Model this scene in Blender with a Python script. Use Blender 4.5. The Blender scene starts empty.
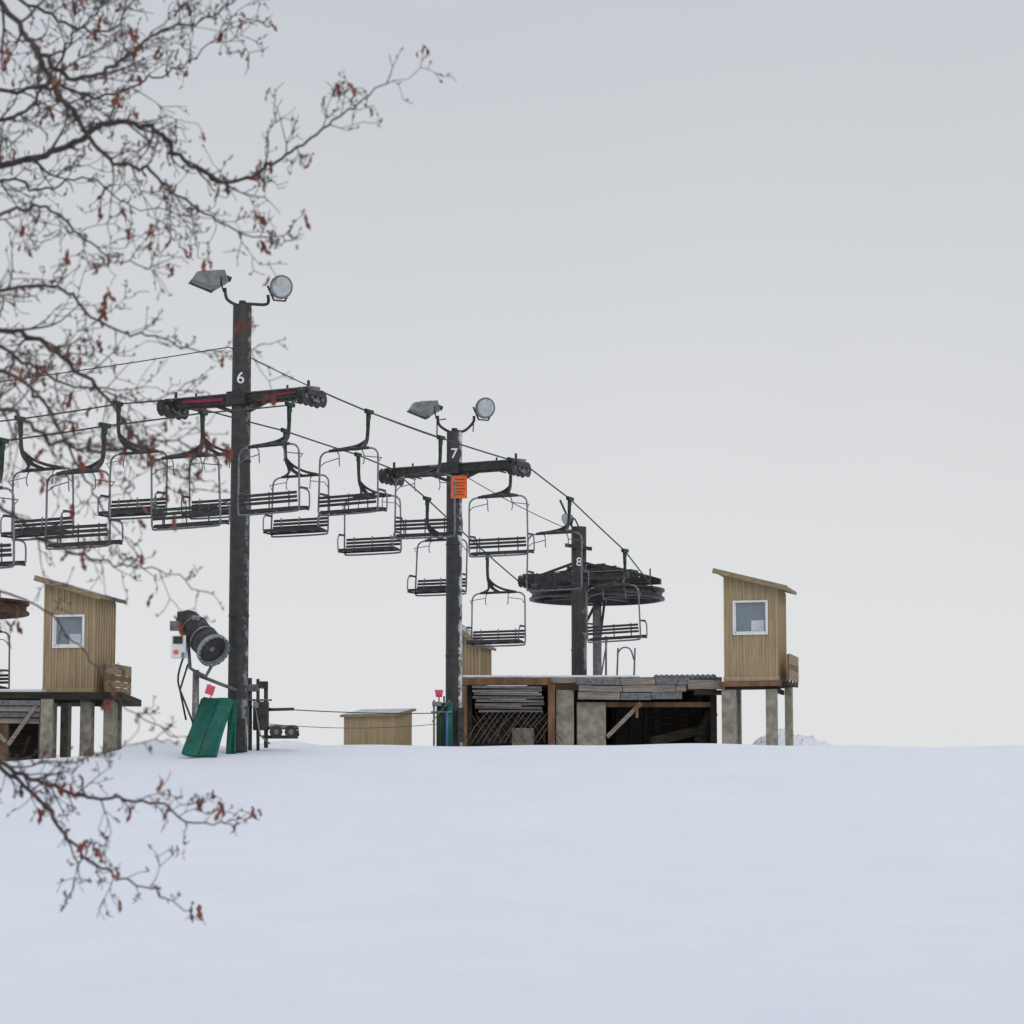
import bpy, math, random
from mathutils import Vector, Matrix, Quaternion
random.seed(11)
scene = bpy.context.scene
V = Vector
# ------------------------------------------------------------------ camera
CAM = V((0, 0, 1.6)); PITCH = math.radians(6.78); FPX = 2844.0
F = V((0, math.cos(PITCH), math.sin(PITCH))); U = V((0, -math.sin(PITCH), math.cos(PITCH))); R = V((1, 0, 0))
def ray(u, v): return F + R*((u-512)/FPX) + U*((512-v)/FPX)
def P(u, v, Y):
    d = ray(u, v); return CAM + d*(Y/d.y)
cd = bpy.data.cameras.new("camera"); cam = bpy.data.objects.new("camera", cd)
scene.collection.objects.link(cam); scene.camera = cam
cam.location = CAM; cam.rotation_euler = (math.pi/2+PITCH, 0, 0)
cd.sensor_width = 36; cd.lens = 36*FPX/1024; cd.clip_end = 8000; cd.clip_start = 0.1
cd.dof.use_dof = True; cd.dof.focus_distance = 86; cd.dof.aperture_fstop = 5.8
scene.view_settings.view_transform = 'Standard'; scene.view_settings.look = 'None'; scene.view_settings.exposure = 0

# ------------------------------------------------------------------ materials
def mat(name, col, col2=None, rough=.7, metal=0, scale=3, bump=0, bscale=20, stretch=(1,1,1), spec=.3, lo=.35, hi=.65):
    m = bpy.data.materials.new(name); m.use_nodes = True
    n = m.node_tree.nodes; l = m.node_tree.links; b = n["Principled BSDF"]
    b.inputs["Roughness"].default_value = rough; b.inputs["Metallic"].default_value = metal
    b.inputs["Specular IOR Level"].default_value = spec
    tc = n.new("ShaderNodeTexCoord"); mp = n.new("ShaderNodeMapping"); mp.inputs["Scale"].default_value = stretch
    l.new(tc.outputs["Object"], mp.inputs[0])
    if col2 is None: col2 = tuple(c*.75 for c in col)
    nz = n.new("ShaderNodeTexNoise"); nz.inputs["Scale"].default_value = scale; nz.inputs["Detail"].default_value = 6
    l.new(mp.outputs[0], nz.inputs["Vector"])
    cr = n.new("ShaderNodeValToRGB"); cr.color_ramp.elements[0].position = lo; cr.color_ramp.elements[1].position = hi
    cr.color_ramp.elements[0].color = (*col, 1); cr.color_ramp.elements[1].color = (*col2, 1)
    l.new(nz.outputs[0], cr.inputs[0]); l.new(cr.outputs[0], b.inputs["Base Color"])
    if bump:
        n2 = n.new("ShaderNodeTexNoise"); n2.inputs["Scale"].default_value = bscale; n2.inputs["Detail"].default_value = 5
        l.new(mp.outputs[0], n2.inputs["Vector"])
        bp = n.new("ShaderNodeBump"); bp.inputs["Strength"].default_value = bump; bp.inputs["Distance"].default_value = .05
        l.new(n2.outputs[0], bp.inputs["Height"]); l.new(bp.outputs[0], b.inputs["Normal"])
    return m
def add_frost(m, dirv, thr=.45, nscale=3.0, amount=.55):
    n = m.node_tree.nodes; l = m.node_tree.links; b = n["Principled BSDF"]
    src = b.inputs["Base Color"].links[0].from_socket
    g = n.new("ShaderNodeNewGeometry"); d = n.new("ShaderNodeVectorMath"); d.operation = 'DOT_PRODUCT'
    dv = V(dirv).normalized(); d.inputs[1].default_value = dv; l.new(g.outputs["Normal"], d.inputs[0])
    nz = n.new("ShaderNodeTexNoise"); nz.inputs["Scale"].default_value = nscale; nz.inputs["Detail"].default_value = 8; nz.inputs["Roughness"].default_value=.7
    tc = n.new("ShaderNodeTexCoord"); l.new(tc.outputs["Object"], nz.inputs["Vector"])
    mu = n.new("ShaderNodeMath"); mu.operation = 'MULTIPLY'; l.new(d.outputs["Value"], mu.inputs[0]); l.new(nz.outputs[0], mu.inputs[1])
    mr = n.new("ShaderNodeMapRange"); mr.inputs["From Min"].default_value = thr; mr.inputs["From Max"].default_value = thr+.12; mr.inputs["To Max"].default_value = amount
    l.new(mu.outputs[0], mr.inputs["Value"])
    mx = n.new("ShaderNodeMix"); mx.data_type = 'RGBA'; l.new(mr.outputs[0], mx.inputs["Factor"]); l.new(src, mx.inputs["A"])
    mx.inputs["B"].default_value = (.75, .78, .82, 1); l.new(mx.outputs["Result"], b.inputs["Base Color"])
    return m

M_pole = add_frost(mat("pole_paint", (.030,.031,.031), (.052,.050,.046), rough=.55, scale=5, bump=.2), (.9,-.45,0), .47, 2.5, .3)  # near-black base lifted slightly, distance haze put into the colour
M_pole7 = add_frost(mat("pole_paint_frosted", (.032,.033,.034), (.055,.052,.05), rough=.55, scale=5, bump=.2), (.95,-.3,0), .43, 2.2, .8)  # same haze lift in this pole's base colour
M_steel = mat("dark_steel", (.027,.028,.029), (.058,.056,.052), rough=.5, scale=6, metal=.2)
M_steelg = add_frost(mat("steel_grey", (.10,.105,.11), (.19,.19,.19), rough=.5, scale=8), (0,0,1), .35, 5, .6)
M_galv = mat("galvanised_tube", (.13,.135,.14), (.24,.24,.24), rough=.45, metal=.4, scale=9)
M_green = mat("green_paint", (.012,.06,.03), (.014,.035,.02), rough=.5)
M_pad = mat("green_pad_vinyl", (.003,.085,.06), (.006,.12,.085), rough=.5, scale=2.5, bump=.4, bscale=5)
M_rope = mat("rope_steel", (.035,.035,.035), (.06,.06,.06), rough=.5)
M_slat = mat("seat_slat", (.026,.027,.027), (.05,.05,.05), rough=.6, scale=7)
M_lampw = mat("lamp_housing", (.30,.315,.32), (.20,.21,.215), rough=.4, scale=5, metal=.2)
M_hood = mat("lamp_hood", (.20,.21,.20), (.12,.13,.125), rough=.5, scale=5, metal=.1)
M_glass = mat("lamp_glass", (.50,.54,.54), (.36,.40,.40), rough=.12, scale=6, spec=.6)
M_win = mat("window_glass", (.13,.17,.20), (.17,.21,.24), rough=.05, scale=.8, spec=.9)
M_paneblock = mat("pale_pane_block", (.6,.62,.64), rough=.7)
M_white = mat("white_trim", (.78,.79,.8), (.7,.7,.7), rough=.5)
M_tan = mat("tan_siding", (.39,.30,.18), (.30,.225,.13), rough=.75, scale=2.2, stretch=(4,4,.5), bump=.25)
M_tanb = mat("tan_batten", (.44,.34,.21), (.35,.265,.155), rough=.75, scale=3, stretch=(4,4,.5))
M_roofw = mat("roof_edge_wood", (.33,.25,.155), (.2,.15,.095), rough=.7, scale=4, stretch=(1,1,5))
M_wood = add_frost(mat("weathered_wood", (.17,.15,.13), (.33,.29,.245), rough=.85, scale=3, stretch=(.5,2,7), bump=.4), (0,-.3,1), .40, 4, .8)
M_woodd = mat("dark_timber_with_shade", (.018,.015,.013), (.050,.040,.030), rough=.9, scale=3, stretch=(.6,1,6), bump=.3)  # timber tone darkened further, carrying the shade under the decks
M_woodr = mat("brown_timber", (.22,.125,.065), (.12,.068,.038), rough=.8, scale=3, stretch=(1,1,.4))
M_conc = mat("concrete_post", (.34,.31,.25), (.20,.18,.145), rough=.9, scale=4, bump=.3)
M_snow2 = mat("settled_snow", (.80,.82,.86), (.76,.79,.83), rough=.7, bump=.3, bscale=6)
M_orange = mat("orange_sign", (.80,.15,.03), (.7,.12,.03), rough=.5)
M_black = mat("black_print", (.02,.02,.02), rough=.6)
M_pink = mat("pink_marker", (.75,.10,.16), (.6,.08,.12), rough=.5)
M_red = mat("red_ribbon", (.28,.03,.07), (.15,.02,.04), rough=.6)
M_rust = mat("rusty_steel", (.05,.025,.018), (.11,.045,.025), rough=.7, scale=6)
M_bark = mat("bark", (.050,.040,.036), (.10,.082,.074), rough=.9, scale=14, bump=.5, bscale=60)
M_leaf = mat("dead_leaf", (.235,.060,.034), (.13,.036,.024), rough=.8, scale=8)
M_leaf2 = mat("dead_leaf_tan", (.28,.12,.075), (.17,.065,.042), rough=.8, scale=8)
M_grass = mat("dry_brush", (.16,.12,.08), (.08,.06,.045), rough=.9)
M_blue = mat("blue_cap", (.05,.15,.3), rough=.5)

# ------------------------------------------------------------------ builders
class B:
    def __init__(s): s.v=[]; s.f=[]; s.mi=[]; s.sm=[]; s.mats=[]
    def m(s, m):
        if m not in s.mats: s.mats.append(m)
        return s.mats.index(m)
    def face(s, idx, m, sm=False): s.f.append(idx); s.mi.append(s.m(m)); s.sm.append(sm)
    def poly(s, pts, m):
        k=len(s.v); s.v += [tuple(p) for p in pts]; s.face(tuple(range(k,k+len(pts))), m)
    def box(s, c, sz, m, Rm=None):
        c=V(c); k=len(s.v)
        for x,y,z in ((-1,-1,-1),(1,-1,-1),(1,1,-1),(-1,1,-1),(-1,-1,1),(1,-1,1),(1,1,1),(-1,1,1)):
            p=V((x*sz[0]/2,y*sz[1]/2,z*sz[2]/2))
            if Rm is not None: p=Rm@p
            s.v.append(tuple(c+p))
        for q in ((0,3,2,1),(4,5,6,7),(0,1,5,4),(1,2,6,5),(2,3,7,6),(3,0,4,7)): s.face(tuple(k+i for i in q), m)
    def beam(s, a, b, w, h, m):
        a=V(a); b=V(b); d=(b-a); L=d.length; d.normalize()
        up=V((0,0,1)) if abs(d.z)<.95 else V((0,1,0))
        x=d.cross(up).normalized(); z=x.cross(d)
        Rm=Matrix((x,d,z)).transposed(); s.box((a+b)/2,(w,L,h),m,Rm)
    def tube(s, pts, r, m, n=8, cap=True):
        pts=[V(p) for p in pts]; N=len(pts)
        if not isinstance(r,(list,tuple)): r=[r]*N
        k=len(s.v); prev=None
        for i,p in enumerate(pts):
            t=(pts[min(i+1,N-1)]-pts[max(i-1,0)])
            t = t.normalized() if t.length>1e-9 else V((0,0,1))
            if prev is None:
                a=V((0,0,1)) if abs(t.z)<.9 else V((1,0,0)); x=t.cross(a).normalized()
            else:
                x=prev-t*prev.dot(t); x = x.normalized() if x.length>1e-6 else t.orthogonal().normalized()
            prev=x; y=t.cross(x)
            for j in range(n):
                a=2*math.pi*j/n; s.v.append(tuple(p+(x*math.cos(a)+y*math.sin(a))*r[i]))
        for i in range(N-1):
            for j in range(n):
                j2=(j+1)%n; s.face((k+i*n+j,k+i*n+j2,k+(i+1)*n+j2,k+(i+1)*n+j), m, n>4)
        if cap:
            s.face(tuple(k+j for j in reversed(range(n))), m); s.face(tuple(k+(N-1)*n+j for j in range(n)), m)
    def finish(s, name, parent=None, bevel=0):
        me=bpy.data.meshes.new(name); me.from_pydata(s.v,[],s.f)
        for m in s.mats: me.materials.append(m)
        me.polygons.foreach_set("material_index", s.mi); me.polygons.foreach_set("use_smooth", s.sm); me.update()
        o=bpy.data.objects.new(name, me); scene.collection.objects.link(o)
        if parent: o.parent=parent
        if bevel:
            b=o.modifiers.new("b",'BEVEL'); b.width=bevel; b.segments=1; b.limit_method='ANGLE'
        return o
def empty(name):
    e=bpy.data.objects.new(name,None); scene.collection.objects.link(e); return e
def rotz(a): return Matrix.Rotation(a,3,'Z')
def smooth(pts, k=6):
    pts=[V(p) for p in pts]; out=[]
    for i in range(len(pts)-1):
        p0=pts[max(i-1,0)];p1=pts[i];p2=pts[i+1];p3=pts[min(i+2,len(pts)-1)]
        for j in range(k):
            t=j/k; out.append(.5*((2*p1)+(p2-p0)*t+(2*p0-5*p1+4*p2-p3)*t*t+(3*p1-p0-3*p2+p3)*t**3))
    out.append(pts[-1]); return out

# ------------------------------------------------------------------ terrain
kn=[(-400,6),(-60,.5),(0,0),(15,-.6),(30,-1.25),(45,-.75),(60,1.1),(70,2.85),(76,3.85),(79,4.23),(82,4.53),(85,4.69),(88,4.76),(100,4.86),(120,4.7),(200,1),(500,-20),(1200,-40),(4000,-60)]
def prof(y):
    if y<=kn[0][0]: return kn[0][1]
    if y>=kn[-1][0]: return kn[-1][1]
    for i in range(len(kn)-1):
        if y<=kn[i+1][0]: break
    def sl(j):
        if j<=0 or j>=len(kn)-1: return 0
        d0=(kn[j][1]-kn[j-1][1])/(kn[j][0]-kn[j-1][0]); d1=(kn[j+1][1]-kn[j][1])/(kn[j+1][0]-kn[j][0])
        return 0 if d0*d1<=0 else 2*d0*d1/(d0+d1)
    x0,y0=kn[i]; x1,y1=kn[i+1]; h=x1-x0; t=(y-x0)/h; m0=sl(i)*h; m1=sl(i+1)*h
    return (2*t**3-3*t*t+1)*y0+(t**3-2*t*t+t)*m0+(-2*t**3+3*t*t)*y1+(t**3-t*t)*m1
def sst(a,b,x):
    t=max(0,min(1,(x-a)/(b-a))); return t*t*(3-2*t)
def ground(x,y):
    z=prof(y)
    z-=.46*sst(-8.5,-16,x)*sst(50,80,y)
    w=sst(40,70,y)*(1-sst(200,400,y))
    z+=w*(.025*math.sin(x*.55+y*.13)+.02*math.sin(x*1.3+1.7+y*.21)+.03*math.sin(x*.21+.8))
    z+=.95*math.exp(-((x-9.35)/1.0)**2-((y-100)/2.2)**2)+.48*math.exp(-((x-10.7)/.6)**2-((y-100)/2)**2)
    if 96<y<104 and 7<x<12.5: z+=.05*math.sin(x*7+y*3)*math.sin(y*4.1)+.03*math.sin(x*13.3)
    z+=.22*math.exp(-((x+7.0)/.9)**2-((y-88)/1.5)**2)+.30*math.exp(-((x+10.6)/1.0)**2-((y-83.5)/1.6)**2)
    return z
xs=[-4000,-2000,-1000,-500,-250,-140,-90,-60]+[-45+i*1.0 for i in range(20)]+[-25+i*.4 for i in range(75)]+[5+i*.15 for i in range(60)]+[14+i*.4 for i in range(30)]+[26+i*1.0 for i in range(20)]+[60,90,140,250,500,1000,2000,4000]
ys=[-3000,-1000,-400,-200,-100,-60,-40,-25]+[-15+i*2 for i in range(32)]+[49+i*.5 for i in range(94)]+[96+i*.2 for i in range(45)]+[105+i*1 for i in range(10)]+[115+i*4 for i in range(20)]+[210,250,320,420,600,900,1500,2500,4000]
b=B(); nx=len(xs)
for y in ys:
    for x in xs: b.v.append((x,y,ground(x,y)))
M_snow=bpy.data.materials.new("snow"); M_snow.use_nodes=True
n=M_snow.node_tree.nodes; l=M_snow.node_tree.links; bs=n["Principled BSDF"]
bs.inputs["Roughness"].default_value=.75; bs.inputs["Specular IOR Level"].default_value=.15
tc=n.new("ShaderNodeTexCoord")
nz=n.new("ShaderNodeTexNoise"); nz.inputs["Scale"].default_value=.35; nz.inputs["Detail"].default_value=12; nz.inputs["Roughness"].default_value=.7; l.new(tc.outputs["Object"],nz.inputs["Vector"])
cr=n.new("ShaderNodeValToRGB"); cr.color_ramp.elements[0].position=.3; cr.color_ramp.elements[1].position=.7
cr.color_ramp.elements[0].color=(.755,.785,.84,1); cr.color_ramp.elements[1].color=(.80,.825,.87,1)
l.new(nz.outputs[0],cr.inputs[0]); l.new(cr.outputs[0],bs.inputs["Base Color"])
n1=n.new("ShaderNodeTexNoise"); n1.inputs["Scale"].default_value=2.2; n1.inputs["Detail"].default_value=13; n1.inputs["Roughness"].default_value=.76; l.new(tc.outputs["Object"],n1.inputs["Vector"])
bp=n.new("ShaderNodeBump"); bp.inputs["Strength"].default_value=.4; bp.inputs["Distance"].default_value=.12; l.new(n1.outputs[0],bp.inputs["Height"]); l.new(bp.outputs[0],bs.inputs["Normal"])
for j in range(len(ys)-1):
    for i in range(nx-1): b.face((j*nx+i,j*nx+i+1,(j+1)*nx+i+1,(j+1)*nx+i),M_snow,True)
b.finish("snow_ground")

# ------------------------------------------------------------------ sky / light
w=bpy.data.worlds.new("World"); scene.world=w; w.use_nodes=True
n=w.node_tree.nodes; l=w.node_tree.links; bg=n["Background"]
sk=n.new("ShaderNodeTexSky"); sk.sky_type='NISHITA'; sk.sun_disc=False; sk.sun_elevation=math.radians(38); sk.sun_rotation=math.radians(150)
sc=n.new("ShaderNodeVectorMath"); sc.operation='SCALE'; sc.inputs["Scale"].default_value=.1; l.new(sk.outputs[0],sc.inputs[0])
tc=n.new("ShaderNodeTexCoord"); sp=n.new("ShaderNodeSeparateXYZ"); l.new(tc.outputs["Generated"],sp.inputs[0])
cr=n.new("ShaderNodeValToRGB"); e=cr.color_ramp.elements
e[0].position=0; e[0].color=(.76,.76,.775,1); e[1].position=1; e[1].color=(.86,.89,.97,1)
for p,c in ((.08,(.755,.758,.77)),(.15,(.705,.71,.722)),(.22,(.645,.66,.68)),(.30,(.590,.615,.655)),(.5,(.67,.71,.79))):
    q=e.new(p); q.color=(*c,1)
nz=n.new("ShaderNodeTexNoise"); nz.inputs["Scale"].default_value=4; nz.inputs["Detail"].default_value=4; l.new(tc.outputs["Generated"],nz.inputs["Vector"])
ma=n.new("ShaderNodeMath"); ma.operation='MULTIPLY_ADD'; ma.inputs[1].default_value=.10; l.new(nz.outputs[0],ma.inputs[0])
su=n.new("ShaderNodeMath"); su.operation='SUBTRACT'; su.inputs[1].default_value=.05; l.new(sp.outputs["Z"],su.inputs[0]); l.new(su.outputs[0],ma.inputs[2])
l.new(ma.outputs[0],cr.inputs[0])
mx=n.new("ShaderNodeMix"); mx.data_type='RGBA'; mx.inputs["Factor"].default_value=.95
l.new(sc.outputs[0],mx.inputs["A"]); l.new(cr.outputs[0],mx.inputs["B"]); l.new(mx.outputs["Result"],bg.inputs["Color"]); bg.inputs["Strength"].default_value=1.0
sd=bpy.data.lights.new("sun",'SUN'); sd.energy=.6; sd.angle=math.radians(25); sd.color=(1,.95,.88)
so=bpy.data.objects.new("sun",sd); scene.collection.objects.link(so)
az=math.radians(150); el=math.radians(38)
sdir=V((math.sin(az)*math.cos(el),math.cos(az)*math.cos(el),math.sin(el)))
so.rotation_euler=sdir.to_track_quat('Z','Y').to_euler(); so.location=(20,-20,40)

# ------------------------------------------------------------------ lift axis
T6=P(239,600,80); T7=P(454,600,91); T8=P(579,600,98.2)
Ld=V((T7.x-T6.x,T7.y-T6.y,0)).normalized(); C=V((Ld.y,-Ld.x,0)); Z=V((0,0,1))
MF=Matrix((C,Ld,Z)).transposed()
GA=2.35
def on_line(side,u,v):
    base=V((T6.x,T6.y,0))+C*GA*side; d=ray(u,v); t=((base-CAM).dot(C))/d.dot(C); return CAM+d*t
def zat(u,v,Y): return P(u,v,Y).z

def text(s,loc,size,m,parent,name,face=None):
    cu=bpy.data.curves.new(name,'FONT'); cu.body=s; cu.size=size; cu.align_x='CENTER'; cu.align_y='CENTER'; cu.extrude=.004; cu.offset=.004
    cu.materials.append(m); o=bpy.data.objects.new(name,cu); scene.collection.objects.link(o); o.location=loc
    o.rotation_euler=(math.pi/2,0,face or 0); o.parent=parent; return o

def sheaves(b, c, n=4, length=.85, up=-1, big=.25):
    c=V(c)
    b.beam(c-Ld*length/2,c+Ld*length/2,.10,.18,M_steel)
    b.beam(c-Ld*length*.3+Z*.12,c+Ld*length*.3+Z*.16,.26,.12,M_steelg)
    for i in range(n):
        p=c+Ld*(length*(i/(n-1)-.5))+Z*(up*.10)
        b.tube([p-C*.10,p-C*.06,p+C*.06,p+C*.10],[big,big*.85,big*.85,big],M_steel,16)
        b.tube([p-C*.13,p+C*.13],.07,M_steelg,8)
    for sgn in (-1,1):
        b.beam(c+C*sgn*.17-Ld*length*.55,c+C*sgn*.17+Ld*length*.55,.02,.15,M_steel)
        b.beam(c+C*sgn*.17-Ld*length*.2-Z*.2,c+C*sgn*.17+Ld*length*.2-Z*.22,.02,.08,M_steelg)

def flood_round(b, c, d, r):
    c=V(c); d=V(d).normalized()
    b.tube([c-d*r*1.35,c-d*r*1.2,c-d*r*.7,c-d*r*.1,c],[r*.3,r*.5,r*.72,r*1.0,r*1.05],M_hood,20)
    b.tube([c-d*.0,c+d*.05],[r*1.05,r*1.03],M_steelg,20)
    b.tube([c+d*.05,c+d*.075],[r*.91,r*.76],M_glass,20)
    x=d.cross(Z).normalized()
    b.tube([c+x*r*1.12-d*.1,c-Z*r*1.2-d*.12+x*r*.5,c-Z*r*1.2-d*.12-x*r*.5,c-x*r*1.12-d*.1],.03,M_steel,6)
def flood_shade(b, c, s):
    c=V(c); Rm=rotz(math.radians(16))@Matrix.Rotation(math.radians(-4),3,'Y')
    def q(x,y,z): return c+Rm@V((x*s,y*s,z*s))
    A=[q(-.92,-.40,-.06),q(.12,-.46,-.50),q(.12,.46,-.50),q(-.92,.40,-.06)]
    T=[q(-.62,-.30,.36),q(.66,-.32,.42),q(.66,.32,.42),q(-.62,.30,.36)]
    E1,E2=q(.82,-.26,-.14),q(.82,.26,-.14)
    b.poly([p+Rm@V((.03,0,.04)) for p in A][::-1],M_glass)
    b.poly([A[0],A[1],E1,T[1],T[0]],M_hood); b.poly([A[3],T[3],T[2],E2,A[2]],M_hood)
    b.poly([A[0],T[0],T[3],A[3]],M_lampw); b.poly(T,M_lampw)
    b.poly([T[1],E1,E2,T[2]],M_hood); b.poly([A[1],A[2],E2,E1],M_hood)
    for i in range(4): b.tube([A[i],A[(i+1)%4]],.022,M_steelg,6)
    b.box(q(.1,0,.43),(.55*s,.4*s,.08*s),M_snow2,Rm)
    b.tube([q(.75,0,.1),q(.98,0,.0)],.13*s,M_steel,10)
    b.tube([q(.45,-.36,.1),q(.45,-.40,-.3),q(.6,0,-.55)],.025,M_steel,6)

def tower(name, T, utop, vtop, r, arm_v, num, num_v, pm, Y, lampL, lampR, k):
    e=empty(name)
    zt=zat(utop,vtop,Y); base=V((T.x,T.y,ground(T.x,T.y)-.6)); top=V((T.x,T.y,zt))
    b=B(); b.tube([base,base+Z*.9,V((T.x,T.y,(zt+base.z)/2)),top-Z*.02,top],[r*1.02,r*1.02,r,r*.95,r*.9],pm,24)
    for q in (.33,.66):
        zc=base.z+(zt-base.z)*q; b.tube([V((T.x,T.y,zc)),V((T.x,T.y,zc+.06))],r*1.05,pm,24)
    z=base.z+1.6
    while z<zt-.6:   # rungs on the far (uphill) face
        p=V((T.x,T.y+r,z)); b.tube([p-V((.13,0,0)),p+V((-.13,.14,0)),p+V((.13,.14,0)),p+V((.13,0,0))],.013,M_steel,5); z+=.32
    b.finish("pole",e)
    za=zat(utop,arm_v,Y); a=V((T.x,T.y,za)); b=B()
    b.beam(a-C*2.4,a+C*2.4,.30,.26,M_steel)
    b.beam(a-C*2.3+Z*.145,a+C*2.3+Z*.145,.38,.03,M_steelg)
    b.beam(a-C*1.9-Z*.15,a+C*1.9-Z*.15,.2,.05,M_rust)
    for sgn in (-1,1):
        b.beam(a+C*sgn*.2-Z*.38,a+C*sgn*1.0-Z*.08,.1,.1,M_steel)
        b.beam(a+C*sgn*2.25+Z*.05,a+C*sgn*2.25+Z*.36,.08,.08,M_steel)
        b.beam(a+C*sgn*1.55-Z*.0,a+C*sgn*1.55+Z*.28,.06,.06,M_steel)
        for o in (.28,.5): b.tube([a+C*sgn*(GA-.28-o)-Ld*.6-Z*.15,a+C*sgn*(GA-.28-o)+Ld*.6-Z*.15],.025,M_steel,6)
    b.box(a,(.62,.62,.38),M_steel,MF)
    b.finish("crossarm",e)
    for sgn,nm in ((-1,"sheave_train_a"),(1,"sheave_train_b")):
        b=B(); sheaves(b,a+C*sgn*GA-Z*.03); b.finish(nm,e)
    b=B()
    (lu,lv),(ru,rv)=lampL,lampR
    p0=P(lu+15*k,lv+8*k,Y); p1=P(ru-13*k,rv+8,Y)
    b.tube(smooth([p0,P(lu+17*k,lv+19*k,Y),P(utop-5,vtop-0,Y),top+Z*.04,P(utop+9,vtop-1,Y),P(ru-14*k,rv+17*k,Y),p1],5),.045,M_steel,8)
    b.tube([top,top+Z*.12],.1,M_steel,10)
    flood_shade(b,P(lu,lv,Y),.62*k**.3)
    b2=B(); flood_round(b2,P(ru,rv,Y-.2),V((.42,-.84,-.22)),.335)
    b.finish("lamp_bracket_and_hood",e); b2.finish("round_floodlight",e)
    text(num,V((T.x,T.y-r-.012,zat(utop,num_v,Y))),.46,M_white,e,"tower_number")
    return e,a,top
e6,a6,top6=tower("ski_lift_tower",T6,242,305,.28,399,"6",380,M_pole,80,(210,280),(281,287),1)
b=B(); b.beam(a6-C*1.9-Ld*.17+Z*.02,a6-C*.5-Ld*.17+Z*.0,.02,.09,M_red); b.beam(a6+C*1.1-Ld*.17,a6+C*2.0-Ld*.17+Z*.03,.02,.05,M_red); b.finish("marker_ribbon",e6)
e7,a7,top7=tower("ski_lift_tower",T7,455,432,.26,469,"7",455,M_pole7,91,(425,409),(485,408),.85)
b=B(); s0=P(473,432,91); b.tube([s0,P(474,416,91)],.02,M_steel,6); b.tube([P(437,438,90.9),P(437,420,90.9),P(446,419,90.9)],.025,M_steel,6)
b.beam(P(430,466,91),P(510,461,91),.08,.06,M_steelg); b.beam(P(448,437,90.9),P(448,478,90.9),.07,.07,M_steel); b.finish("brackets",e7)
sgn=empty("orange_warning_sign"); b=B(); c=P(459,487,90.70); b.box(c,(.52,.02,.74),M_orange)
for i,(ww,zz) in enumerate(((.34,.24),(.4,.13),(.3,.04),(.38,-.06),(.26,-.16),(.32,-.25))): b.box(c+V((0,-.013,zz)),(ww,.004,.022),M_black)
b.finish("sign_plate",sgn)

# tower 8
e8=empty("ski_lift_tower"); b=B(); zt=zat(579,527,98.2); gz=ground(T8.x,T8.y)
b.tube([V((T8.x,T8.y,gz-.5)),V((T8.x,T8.y,zt))],[.27,.26],M_pole,24); b.finish("pole",e8)
b=B(); t8=V((T8.x,T8.y,zt))
b.tube([t8,P(575,519,98.2),P(570,517,98.2)],.03,M_steel,6); flood_round(b,P(567,519,98.0),V((-.6,-.6,-.3)),.2)
b.beam(P(560,500,98.2),P(573,529,98.2),.07,.07,M_steel); b.beam(P(565,545,98.0),P(592,549,98.0),.12,.12,M_steel)
b.finish("lamp",e8); text("8",V((T8.x,T8.y-.285,zat(579,563,98.2))),.42,M_white,e8,"tower_number")
b=B(); za=zat(579,577,98.2); a8=V((T8.x,T8.y,za))
b.beam(a8-C*2.0,a8+C*1.9,.26,.22,M_steel); sheaves(b,a8-C*1.95,4,.9,-1,.22)
b.beam(a8-C*1.8+Z*.14,a8+C*1.7+Z*.14,.36,.03,M_steelg)
b.beam(a8-C*1.6+Z*.1,a8+Z*.55,.08,.08,M_steel); b.beam(a8+C*1.6+Z*.1,a8+Z*.55,.08,.08,M_steel); b.finish("crossarm",e8)

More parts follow.
